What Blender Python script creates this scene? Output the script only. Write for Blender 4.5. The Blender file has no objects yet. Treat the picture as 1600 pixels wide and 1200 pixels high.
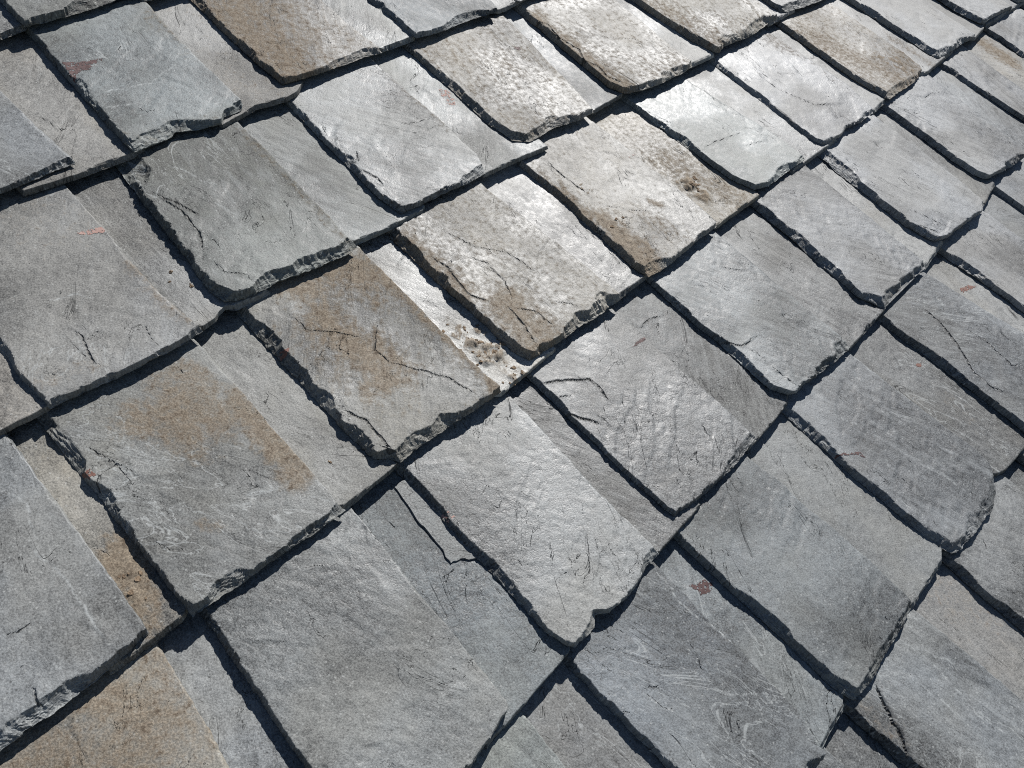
import bpy, math, random
import numpy as np
from mathutils import Matrix, Vector
from mathutils.bvhtree import BVHTree

sc = bpy.context.scene
R = math.radians

# ------------------------------------------------------------------ camera, sky, sun, exposure
PITCH = R(20.0)                     # slope of the roof
ROOF = Matrix.Translation((0, 0, 3.2)) @ Matrix.Rotation(PITCH, 4, 'X')   # roof axes: u along the courses, v up the slope, w out of the roof
FPX = 1360.04                       # focal length in photo pixels (photo 1600 wide)
CAMR = np.array([[0.66275722, -0.49600079, 0.56101344],
                 [-0.69958431, -0.67732435, 0.22762581],
                 [0.26708549, -0.54333686, -0.79589598]])     # columns: camera right, down, forward in roof axes
cam_d = bpy.data.cameras.new('camera')
cam = bpy.data.objects.new('camera', cam_d)
sc.collection.objects.link(cam)
cam_d.sensor_fit = 'HORIZONTAL'
cam_d.sensor_width = 36.0
cam_d.lens = 36.0 * FPX / 1600.0
cam_d.clip_start = 0.05
cam_d.clip_end = 500.0
m = Matrix.Identity(4)
for i in range(3):
    m[i][0] = CAMR[i, 0]
    m[i][1] = -CAMR[i, 1]
    m[i][2] = -CAMR[i, 2]
m[2][3] = 1.0                       # the lens is one metre off the roof
cam.matrix_world = ROOF @ m
sc.camera = cam

SUN_ROOF = Vector((0.685, 0.438, 0.582)).normalized()         # towards the sun, roof axes
SUN_W = (ROOF.to_3x3() @ SUN_ROOF).normalized()
elev = math.asin(SUN_W.z)
azim = math.atan2(SUN_W.x, SUN_W.y)
world = bpy.data.worlds.new('World')
sc.world = world
world.use_nodes = True
wt = world.node_tree
wt.nodes.clear()
wo = wt.nodes.new('ShaderNodeOutputWorld')
wb = wt.nodes.new('ShaderNodeBackground')
ws = wt.nodes.new('ShaderNodeTexSky')
ws.sky_type = 'NISHITA'
ws.sun_disc = False
ws.sun_elevation = elev
ws.sun_rotation = azim
ws.air_density = 1.0
ws.dust_density = 0.3
ws.altitude = 1800.0
wb.inputs['Strength'].default_value = 0.05
wt.links.new(ws.outputs[0], wb.inputs['Color'])
wt.links.new(wb.outputs[0], wo.inputs['Surface'])

sun_d = bpy.data.lights.new('sun', 'SUN')
sun_d.energy = 5.0
sun_d.angle = R(0.53)
sun_d.color = (1.0, 0.975, 0.945)
sun = bpy.data.objects.new('sun', sun_d)
sc.collection.objects.link(sun)
sun.rotation_euler = SUN_W.to_track_quat('Z', 'Y').to_euler()
sun.location = (0, 0, 8)

sc.view_settings.view_transform = 'Standard'
sc.view_settings.look = 'None'
sc.view_settings.gamma = 1.0
sc.view_settings.use_curve_mapping = False
sc.view_settings.exposure = 0.32
sc.cycles.max_bounces = 3
sc.cycles.diffuse_bounces = 2
sc.cycles.use_denoising = False
sc.cycles.filter_width = 1.05

# ------------------------------------------------------------------ numpy noise
def _h(ix, iy, seed):
    with np.errstate(over='ignore'):
        x = ix.astype(np.uint32) * np.uint32(374761393) + iy.astype(np.uint32) * np.uint32(668265263) + np.uint32(seed & 0xffffffff) * np.uint32(2246822519)
        x = (x ^ (x >> np.uint32(13))) * np.uint32(1274126177)
        x = (x ^ (x >> np.uint32(15))) * np.uint32(2654435761)
        x = x ^ (x >> np.uint32(16))
    return x.astype(np.float64) / 4294967295.0

def vnoise(x, y, seed=0):           # value noise in 0..1
    x = np.asarray(x, float) + 1000.0
    y = np.asarray(y, float) + 1000.0
    x, y = np.broadcast_arrays(x, y)
    ix = np.floor(x).astype(np.int64)
    iy = np.floor(y).astype(np.int64)
    fx = x - ix
    fy = y - iy
    fx = fx * fx * fx * (fx * (fx * 6 - 15) + 10)
    fy = fy * fy * fy * (fy * (fy * 6 - 15) + 10)
    a = _h(ix, iy, seed); b = _h(ix + 1, iy, seed); c = _h(ix, iy + 1, seed); d = _h(ix + 1, iy + 1, seed)
    return a + (b - a) * fx + (c - a) * fy + (a - b - c + d) * fx * fy

def fbm(x, y, seed=0, octv=4, gain=0.5):   # about -1..1
    s = 0; amp = 1.0; tot = 0
    for o in range(octv):
        s = s + amp * (vnoise(x * 2 ** o + 17.3 * o, y * 2 ** o - 9.1 * o, seed + 31 * o) * 2 - 1)
        tot += amp
        amp *= gain
    return s / tot * 1.6

def sstep(a, b, x):
    t = np.clip((x - a) / (b - a), 0, 1)
    return t * t * (3 - 2 * t)

# ------------------------------------------------------------------ photo pixel -> roof
def ray(px):
    px = np.atleast_2d(np.array(px, float))
    r = np.c_[px[:, 0] - 800.0, px[:, 1] - 600.0, np.full(len(px), FPX)]
    return r @ CAMR.T

EXPO = 0.3165                       # course gauge
T_UNDER, T_COVER, GAP = 0.0090, 0.0118, 0.0015
ALPHA = (T_UNDER + T_COVER + GAP) / EXPO     # how much a slate kicks up off the roof plane
LAP = 0.085

def on_plane(px, vt, h):            # meet the tilted plane  w = h - ALPHA (v - vt)
    q = ray(px)
    # (0,0,1) + s q ; 1 + s qz = h - ALPHA (s qy - vt)
    s = (h + ALPHA * vt - 1.0) / (q[:, 2] + ALPHA * q[:, 1])
    return np.c_[q[:, 0] * s, q[:, 1] * s]

H0 = -0.004
def tail_v(px, h):
    q = ray(px)
    s = (h - 1.0) / q[:, 2]
    return float(np.median(q[:, 1] * s))
# covers: id: (L, B, R) photo pixels.  L top->bottom-left, B left->right, R bottom->top ; None = off frame
COV = {
'A2': ([(5,8),(20,25),(36,42)],[(38,44),(80,33),(145,16),(187,0)],None),
'B1': (None,[(0,305),(43,287),(118,257)],[(118,253),(60,195),(0,138)]),
'B2': ([(50,60),(70,87),(110,132),(160,187),(203,235)],[(210,240),(237,230),(267,217),(274,208),(313,203),(346,196),(350,185),(377,172)],[(379,157),(333,110),(300,83),(253,30),(240,12)]),
'B3': ([(297,0),(340,42),(400,99),(435,132)],[(440,132),(463,127),(510,112),(553,96),(567,90),(597,83)],[(597,80),(550,38),(507,0)]),
'B4': ([(573,0),(610,27),(646,58)],[(650,60),(690,50),(720,37),(753,26),(777,20)],[(780,12),(770,0)]),
'C1': ([(0,548),(20,577),(43,603),(74,636)],[(78,638),(133,613),(173,595),(213,577),(260,553),(318,519)],[(320,515),(253,457),(200,400),(167,360),(127,317),(110,293)]),
'C2': ([(193,277),(213,310),(240,342),(270,372),(290,402),(305,432),(322,452),(346,472)],[(350,474),(385,467),(420,450),(445,438),(500,418),(540,400),(558,387)],[(560,383),(533,360),(500,320),(467,287),(440,257),(400,217),(378,198)]),
'C3': ([(453,167),(487,207),(517,237),(547,260),(567,287),(590,309),(622,331)],[(627,333),(660,320),(700,301),(733,287),(758,272)],[(760,266),(747,240),(713,210),(677,173),(643,147),(613,123),(597,103)]),
'C4': ([(648,90),(677,117),(707,139),(733,167),(763,195),(797,217)],[(801,220),(828,222),(867,200),(900,190),(926,178)],[(928,170),(905,145),(880,115),(855,90),(825,60),(800,35)]),
'C5': ([(803,17),(817,27),(847,50),(873,73),(903,97),(923,117),(950,138)],[(978,148),(1007,142),(1040,128),(1067,115),(1082,104)],[(1083,98),(1050,72),(1010,40),(975,10),(965,0)]),
'C6': ([(985,0),(1013,20),(1053,47),(1083,66),(1117,82)],[(1123,83),(1131,73),(1153,65),(1177,55),(1200,38),(1213,32)],[(1215,28),(1180,0)]),
'C7': ([(1188,0),(1200,8),(1218,19)],[(1228,20),(1255,12),(1285,0)],None),
'D1': (None,[(0,1177),(47,1137),(90,1112),(133,1077),(180,1040),(233,990)],[(235,982),(167,890),(100,800),(67,753),(25,697)]),
'D2': ([(75,675),(107,720),(130,750),(147,770),(172,800),(207,847),(233,880),(257,910),(283,942),(297,960)],[(301,965),(333,941),(367,920),(400,896),(440,867),(487,837),(540,798)],[(535,790),(483,733),(433,673),(400,632),(333,560),(309,532)]),
'D3': ([(372,490),(400,527),(433,560),(467,597),(500,633),(533,667),(550,687),(577,712)],[(582,716),(608,718),(627,722),(647,703),(667,690),(700,667),(733,647),(760,630),(783,612)],[(777,600),(733,560),(700,523),(657,480),(620,443),(577,403),(562,390)]),
'D4': ([(612,370),(637,403),(677,440),(720,473),(760,510),(800,550),(824,562)],[(830,563),(850,550),(877,533),(907,510),(940,490),(968,468)],[(970,462),(900,405),(840,357),(790,317),(752,288)]),
'D5': ([(817,267),(850,293),(887,323),(927,357),(960,394),(987,418),(1009,433)],[(1013,434),(1040,418),(1064,399),(1090,377),(1120,354)],[(1125,348),(1087,317),(1033,273),(987,233),(940,200),(927,190)]),
'D6': ([(987,167),(1013,187),(1047,213),(1077,233),(1110,260),(1140,280),(1172,295)],[(1177,297),(1200,292),(1220,277),(1256,251)],[(1260,247),(1200,200),(1133,160),(1077,123)]),
'D7': ([(1115,101),(1153,133),(1200,167),(1237,197),(1270,220),(1284,226)],[(1290,226),(1313,213),(1322,201),(1343,192),(1364,177)],[(1368,172),(1327,133),(1280,100),(1233,67),(1207,53)]),
'D8': ([(1220,45),(1260,73),(1300,103),(1340,130),(1383,154)],[(1390,156),(1407,143),(1430,128),(1438,115)],[(1440,100),(1400,70),(1350,37),(1300,3)]),
'D9': ([(1315,0),(1350,20),(1387,40),(1417,63),(1447,84),(1462,91)],[(1467,91),(1487,80),(1507,67),(1523,61)],[(1525,57),(1480,25),(1445,0)]),
'D10': ([(1463,0),(1493,20),(1530,38)],[(1537,38),(1553,27),(1580,14)],[(1580,9),(1567,0)]),
'E0': (None,None,[(360,1200),(333,1150),(293,1083),(257,1023)]),
'E1': ([(333,990),(353,1020),(383,1053),(400,1085),(427,1127),(450,1163),(477,1200)],[(560,1310),(735,1200),(763,1160),(785,1125),(792,1108)],[(790,1093),(763,1053),(717,1003),(667,940),(613,867),(560,803)]),
'E2': ([(627,743),(653,770),(677,803),(710,840),(733,863),(767,897),(800,925),(823,957),(850,987),(877,1007)],[(897,1014),(922,990),(928,980),(930,961),(953,957),(977,937),(1000,907),(1010,887),(1028,866)],[(1030,858),(975,805),(900,725),(840,660),(803,622)]),
'E3': ([(833,597),(867,630),(900,670),(933,703),(967,733),(1000,762),(1033,792),(1049,804)],[(1055,808),(1066,798),(1093,780),(1133,743),(1160,713),(1170,699),(1181,689)],[(1183,683),(1140,643),(1093,600),(1047,553),(1013,523),(967,493)]),
'E4': ([(1017,443),(1047,477),(1080,507),(1117,533),(1153,567),(1183,593),(1203,608),(1234,618)],[(1243,615),(1260,600),(1290,577),(1313,557),(1328,543)],[(1330,538),(1260,478),(1190,418),(1127,367)]),
'E5': ([(1177,328),(1205,348),(1227,363),(1250,387),(1273,408),(1297,428),(1313,440),(1340,467),(1374,487)],[(1382,483),(1393,464),(1413,447),(1433,430),(1446,419)],[(1448,413),(1400,374),(1340,325),(1268,267)]),
'E6': ([(1283,245),(1313,277),(1347,303),(1380,330),(1413,357),(1447,374),(1458,378)],[(1467,377),(1483,370),(1503,353),(1533,333),(1538,322)],[(1538,316),(1493,277),(1447,240),(1400,207),(1378,190)]),
'E7': ([(1385,177),(1417,197),(1453,227),(1487,253),(1520,273),(1538,280)],[(1545,279),(1563,270),(1590,254),(1602,242)],[(1606,236),(1550,195),(1500,157),(1457,123)]),
'E8': ([(1470,107),(1507,130),(1547,157),(1600,191),(1650,224)],None,[(1660,185),(1600,140),(1550,103),(1513,75)]),
'E9': ([(1533,47),(1560,63),(1600,93),(1680,147)],None,None),
'F0': (None,None,[(887,1200),(853,1157),(823,1117)]),
'F1': ([(877,1033),(910,1067),(943,1100),(973,1130),(1003,1162),(1027,1187),(1040,1200)],None,[(1275,1160),(1245,1105),(1197,1050),(1133,993),(1090,957),(1043,907),(1031,877)]),
'F2': ([(1053,843),(1087,877),(1117,903),(1150,933),(1200,974),(1233,1007),(1267,1047),(1297,1073),(1327,1092)],[(1335,1093),(1360,1067),(1370,1047),(1387,1017),(1400,997),(1413,973),(1423,952)],[(1427,937),(1367,880),(1300,820),(1235,766),(1168,712)]),
'F3': ([(1227,647),(1257,680),(1290,710),(1333,750),(1367,777),(1400,802),(1433,828),(1467,854),(1488,865)],[(1495,863),(1513,843),(1533,820),(1547,801),(1556,775)],[(1560,757),(1547,723),(1517,693),(1483,670),(1433,630),(1373,587),(1327,550)]),
'F4': ([(1373,503),(1413,533),(1453,563),(1493,593),(1533,623),(1573,654),(1600,677)],None,[(1660,560),(1600,520),(1500,460),(1447,427)]),
'F5': ([(1465,395),(1500,421),(1533,443),(1567,464),(1600,490)],None,[(1660,415),(1600,375),(1541,332)]),
'F6': ([(1550,298),(1600,333),(1650,368)],None,None),
'G0': (None,None,[(1330,1200),(1290,1165)]),
'G1': ([(1320,1117),(1350,1143),(1383,1173),(1417,1200)],None,[(1600,1097),(1533,1040),(1510,1013),(1460,977),(1427,950)]),
'G2': ([(1487,893),(1520,923),(1553,950),(1600,990)],None,None),
}
# unders: id: bottom polyline left->right
UND = {
'A1u':[(0,63),(40,48)],
'B1u':[(37,308),(120,281),(222,243)],
'B2u':[(347,203),(400,173),(447,160),(465,150),(474,135)],
'B3u':[(597,83),(647,64)],
'B4u':[(780,22),(800,13),(825,0)],
'C0u':[(0,682),(47,658),(78,641)],
'C1u':[(318,517),(337,504),(343,493),(352,485),(370,485),(400,472),(423,460)],
'C2u':[(555,385),(600,365),(633,348),(660,334),(664,326)],
'C3u':[(755,279),(800,258),(856,234)],
'C4u':[(926,179),(972,152)],
'C5u':[(1080,107),(1116,90)],
'C6u':[(1200,42),(1242,20)],
'D1u':[(173,1057),(247,1003),(288,970)],
'D2u':[(540,800),(613,737),(621,729)],
'D3u':[(783,620),(800,606),(868,549)],
'D4u':[(966,470),(1011,435)],
'D5u':[(1119,358),(1186,310)],
'D6u':[(1237,274),(1308,221)],
'D7u':[(1362,181),(1382,162)],
'D8u':[(1435,121),(1447,118),(1488,84)],
'D9u':[(1522,64),(1536,49)],
'D10u':[(1540,45),(1575,22),(1602,6)],
'E1u':[(760,1172),(800,1125),(888,1021)],
'E2u':[(1028,867),(1060,830),(1094,794)],
'E3u':[(1168,706),(1200,670),(1230,633)],
'E4u':[(1326,549),(1381,488)],
'E5u':[(1444,424),(1473,382)],
'E6u':[(1536,324),(1554,291)],
'F1u':[(1270,1200),(1297,1145),(1318,1110)],
'F2u':[(1423,952),(1471,881)],
'F3u':[(1556,745),(1567,739),(1602,700)],
}
# ------------------------------------------------------------------ materials
class NT:
    def __init__(self, name):
        self.m = bpy.data.materials.new(name)
        self.m.use_nodes = True
        self.t = self.m.node_tree
        self.t.nodes.clear()
    def n(self, typ, **kw):
        nd = self.t.nodes.new(typ)
        for k, v in kw.items():
            setattr(nd, k, v)
        return nd
    def put(self, sock, v):
        if hasattr(v, 'is_output'):
            self.t.links.new(v, sock)
        elif v is not None:
            sock.default_value = v
    def math(self, op, a, b=None, c=None, clamp=False):
        nd = self.n('ShaderNodeMath', operation=op, use_clamp=clamp)
        for i, v in enumerate((a, b, c)):
            if v is not None:
                self.put(nd.inputs[i], v)
        return nd.outputs[0]
    def vmath(self, op, a, b=None):
        nd = self.n('ShaderNodeVectorMath', operation=op)
        self.put(nd.inputs[0], a)
        if b is not None:
            self.put(nd.inputs[1], b)
        return nd.outputs[0]
    def mix(self, fac, a, b, mode='MIX'):
        nd = self.n('ShaderNodeMix', data_type='RGBA', blend_type=mode)
        self.put(nd.inputs[0], fac)
        self.put(nd.inputs[6], a)
        self.put(nd.inputs[7], b)
        return nd.outputs[2]
    def noise(self, vec, scale, detail=4.0, rough=0.55, dist=0.0, dim='2D'):
        nd = self.n('ShaderNodeTexNoise', noise_dimensions=dim)
        self.put(nd.inputs['Vector'], vec)
        nd.inputs['Scale'].default_value = scale
        nd.inputs['Detail'].default_value = detail
        nd.inputs['Roughness'].default_value = rough
        nd.inputs['Distortion'].default_value = dist
        return nd.outputs[0]
    def ramp(self, x, a, b, lo=0.0, hi=1.0):
        nd = self.n('ShaderNodeMapRange', interpolation_type='SMOOTHSTEP')
        self.put(nd.inputs[0], x)
        for i, v in enumerate((a, b, lo, hi)):
            nd.inputs[i + 1].default_value = v
        return nd.outputs[0]
    def mapping(self, vec, scale, rot=0.0):
        nd = self.n('ShaderNodeMapping')
        self.put(nd.inputs['Vector'], vec)
        nd.inputs['Scale'].default_value = scale
        nd.inputs['Rotation'].default_value = (0, 0, rot)
        return nd.outputs[0]

def col4(c):
    return (c[0], c[1], c[2], 1.0)

def slate_material():
    s = NT('slate')
    tc = s.n('ShaderNodeTexCoord').outputs['Object']
    oi = s.n('ShaderNodeObjectInfo')
    off = s.math('MULTIPLY', oi.outputs['Random'], 37.0)
    cmb = s.n('ShaderNodeCombineXYZ')
    for i in range(3):
        s.put(cmb.inputs[i], off)
    vr = s.n('ShaderNodeVectorRotate', rotation_type='Z_AXIS')
    s.put(vr.inputs['Vector'], tc)
    s.put(vr.inputs['Angle'], s.math('MULTIPLY', s.math('SUBTRACT', oi.outputs['Random'], 0.5), 1.7))
    p = s.vmath('ADD', vr.outputs[0], cmb.outputs[0])
    at = s.n('ShaderNodeAttribute', attribute_name='mask')
    sep = s.n('ShaderNodeSeparateColor')
    s.put(sep.inputs[0], at.outputs['Color'])
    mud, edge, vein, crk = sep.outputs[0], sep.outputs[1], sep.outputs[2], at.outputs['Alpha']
    at2 = s.n('ShaderNodeAttribute', attribute_name='tone')
    sep2 = s.n('ShaderNodeSeparateColor')
    s.put(sep2.inputs[0], at2.outputs['Color'])
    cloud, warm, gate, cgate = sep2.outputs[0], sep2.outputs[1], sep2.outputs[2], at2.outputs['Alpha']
    tint = oi.outputs['Color']
    gloss = oi.outputs['Alpha']
    st = s.mapping(p, (85.0, 15.0, 30.0), 0.35)
    stn = s.noise(st, 1.0, 4.0, 0.68, 0.3)
    samp = s.ramp(s.math('FRACT', s.math('MULTIPLY', oi.outputs['Random'], 7.31)), 0.0, 1.0, 0.15, 0.85)
    streak = s.math('ADD', s.math('MULTIPLY', s.math('SUBTRACT', stn, 0.5), samp), 0.5)
    fine = s.noise(p, 430.0, 1.0, 0.8)
    mid = s.noise(p, 95.0, 3.0, 0.75)
    # tone: broad clouding, streaky grain along the cleavage, fine salt and pepper
    tone = s.math('ADD', s.ramp(cloud, 0.1, 0.9, -0.38, 0.38), s.ramp(streak, 0.3, 0.7, -0.22, 0.22))
    tone = s.math('ADD', tone, s.ramp(fine, 0.25, 0.75, -0.34, 0.34))
    tone = s.math('ADD', tone, s.ramp(mid, 0.3, 0.7, -0.22, 0.22))
    val = s.math('ADD', tone, 1.0)
    cv = s.n('ShaderNodeCombineXYZ')
    for i in range(3):
        s.put(cv.inputs[i], val)
    c = s.vmath('MULTIPLY', tint, cv.outputs[0])
    c = s.mix(s.ramp(warm, 0.35, 0.85, 0.0, 0.45), c, s.vmath('MULTIPLY', c, (1.07, 1.0, 0.90)))
    # pale mineral streaks and scuffs
    wv = s.mapping(p, (22.0, 7.0, 8.0), 0.3)
    rn = s.noise(wv, 1.0, 5.0, 0.62, 0.55)
    line = s.math('SUBTRACT', 1.0, s.ramp(s.math('ABSOLUTE', s.math('SUBTRACT', rn, 0.5)), 0.0, 0.016))
    vfac = s.math('MULTIPLY', s.math('MULTIPLY', line, gate), vein)
    c = s.mix(s.math('MULTIPLY', vfac, 0.48, clamp=True), c, (0.46, 0.47, 0.46, 1))
    c = s.mix(s.math('MULTIPLY', s.ramp(vein, 1.05, 2.0), s.ramp(mid, 0.36, 0.58, 0.14, 0.68)), c, (0.47, 0.48, 0.47, 1))
    vein = s.math('MINIMUM', vein, 1.0)
    scf = s.math('MULTIPLY', s.ramp(rn, 0.52, 0.68), s.ramp(streak, 0.42, 0.66))
    c = s.mix(s.math('MULTIPLY', s.math('MULTIPLY', scf, vein), 0.45), c, (0.36, 0.37, 0.37, 1))
    # pin-prick pits and mica flecks
    fl = s.n('ShaderNodeTexVoronoi', voronoi_dimensions='2D')
    s.put(fl.inputs['Vector'], p)
    fl.inputs['Scale'].default_value = 190.0
    fsep = s.n('ShaderNodeSeparateColor')
    s.put(fsep.inputs[0], fl.outputs['Color'])
    near = s.math('SUBTRACT', 1.0, s.ramp(fl.outputs['Distance'], 0.10, 0.30))
    pale = s.math('MULTIPLY', near, s.ramp(fsep.outputs[0], 0.90, 0.93))
    dark = s.math('MULTIPLY', near, s.ramp(fsep.outputs[1], 0.86, 0.92))
    c = s.mix(s.math('MULTIPLY', pale, 0.5), c, (0.45, 0.45, 0.43, 1))
    c = s.mix(s.math('MULTIPLY', dark, 0.6), c, (0.04, 0.038, 0.036, 1))
    # freshly broken edge: un-weathered stone, banded with the layers
    lay = s.noise(s.mapping(p, (70.0, 70.0, 700.0), 0.0), 1.0, 1.5, 0.7, 0.0, '3D')
    ce = s.mix(s.ramp(lay, 0.35, 0.65), s.vmath('MULTIPLY', c, (0.72, 0.72, 0.71)), s.vmath('MULTIPLY', c, (1.30, 1.29, 1.26)))
    c = s.mix(s.math('MULTIPLY', edge, 0.85), c, ce)
    # dried mud and rusty bloom
    mm = s.math('ADD', mud, s.math('MULTIPLY', s.math('SUBTRACT', mid, 0.5), 1.0))
    mm = s.math('ADD', mm, s.math('MULTIPLY', s.math('SUBTRACT', streak, 0.5), 1.0))
    mfac = s.ramp(mm, 0.26, 0.88)
    mcol = s.mix(s.ramp(mid, 0.32, 0.66), (0.345, 0.283, 0.213, 1), (0.215, 0.165, 0.118, 1))
    mcol = s.mix(s.ramp(fine, 0.3, 0.75), s.vmath('MULTIPLY', mcol, (0.72, 0.70, 0.68)), s.vmath('MULTIPLY', mcol, (1.25, 1.22, 1.18)))
    c = s.mix(s.math('MULTIPLY', mfac, 0.74), c, mcol)
    pit = s.math('MULTIPLY', s.ramp(mid, 0.62, 0.70), mfac)
    c = s.mix(s.math('MULTIPLY', pit, 0.6), c, (0.075, 0.052, 0.035, 1))
    # relief: grain, crumb, cleavage steps that come and go, layered edges
    hgt = s.math('MULTIPLY', fine, 0.00020)
    hgt = s.math('ADD', hgt, s.math('MULTIPLY', mid, 0.00050))
    hgt = s.math('ADD', hgt, s.math('MULTIPLY', streak, 0.00065))
    hgt = s.math('ADD', hgt, s.math('MULTIPLY', s.math('MULTIPLY', lay, edge), 0.0028))
    hgt = s.math('ADD', hgt, s.math('MULTIPLY', s.math('MULTIPLY', mid, mfac), 0.0003))
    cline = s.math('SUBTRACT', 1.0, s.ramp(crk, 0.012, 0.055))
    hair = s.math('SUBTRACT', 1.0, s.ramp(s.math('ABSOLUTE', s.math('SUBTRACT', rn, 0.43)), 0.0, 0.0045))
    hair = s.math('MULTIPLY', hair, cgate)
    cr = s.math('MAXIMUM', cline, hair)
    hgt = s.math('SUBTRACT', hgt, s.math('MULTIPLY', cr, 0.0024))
    c = s.mix(s.math('MULTIPLY', cr, 0.75), c, (0.022, 0.021, 0.020, 1))       # shade inside the splits, painted into the colour as near-black lines
    bump = s.n('ShaderNodeBump')
    bump.inputs['Strength'].default_value = 1.0
    bump.inputs['Distance'].default_value = 1.0
    s.put(bump.inputs['Height'], hgt)
    rough = s.math('ADD', s.ramp(mid, 0.3, 0.7, -0.06, 0.06), s.math('SUBTRACT', 0.755, s.math('MULTIPLY', gloss, 0.24)))
    rough = s.math('ADD', rough, s.math('MULTIPLY', mfac, 0.32))
    rough = s.math('ADD', rough, s.ramp(warm, 0.2, 0.8, -0.06, 0.07))
    rough = s.math('ADD', rough, s.math('MULTIPLY', edge, 0.12), clamp=True)
    bs = s.n('ShaderNodeBsdfPrincipled')
    s.put(bs.inputs['Base Color'], s.vmath('MULTIPLY', c, (0.865, 0.888, 0.892)))
    s.put(bs.inputs['Roughness'], rough)
    s.put(bs.inputs['Specular IOR Level'], s.math('SUBTRACT', 0.56, s.math('MULTIPLY', mfac, 0.32)))
    s.put(bs.inputs['Normal'], bump.outputs[0])
    out = s.n('ShaderNodeOutputMaterial')
    s.put(out.inputs['Surface'], bs.outputs[0])
    return s.m

def plain(name, c0, c1, scale, rough=0.9, bump=0.0):
    s = NT(name)
    tc = s.n('ShaderNodeTexCoord').outputs['Object']
    f = s.noise(tc, scale, 3.0, 0.7, 0.0, '3D')
    bs = s.n('ShaderNodeBsdfPrincipled')
    s.put(bs.inputs['Base Color'], s.mix(s.ramp(f, 0.3, 0.7), col4(c0), col4(c1)))
    bs.inputs['Roughness'].default_value = rough
    if bump:
        b = s.n('ShaderNodeBump')
        b.inputs['Distance'].default_value = 1.0
        s.put(b.inputs['Height'], s.math('MULTIPLY', f, bump))
        s.put(bs.inputs['Normal'], b.outputs[0])
    out = s.n('ShaderNodeOutputMaterial')
    s.put(out.inputs['Surface'], bs.outputs[0])
    return s.m

M_SLATE = slate_material()
M_MUD = plain('dried_mud', (0.10, 0.07, 0.045), (0.26, 0.19, 0.125), 260.0, 0.95, 0.002)
M_BOARD = plain('roof_timber', (0.05, 0.04, 0.03), (0.11, 0.085, 0.06), 30.0, 0.9, 0.001)
M_RED = plain('faded_red_paint', (0.05, 0.020, 0.019), (0.095, 0.048, 0.044), 300.0, 0.7)
M_PINK = plain('faded_salmon_paint', (0.33, 0.19, 0.155), (0.38, 0.26, 0.225), 300.0, 0.75)
M_RUST = plain('faded_orange_paint', (0.13, 0.055, 0.04), (0.20, 0.105, 0.08), 300.0, 0.75)
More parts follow.
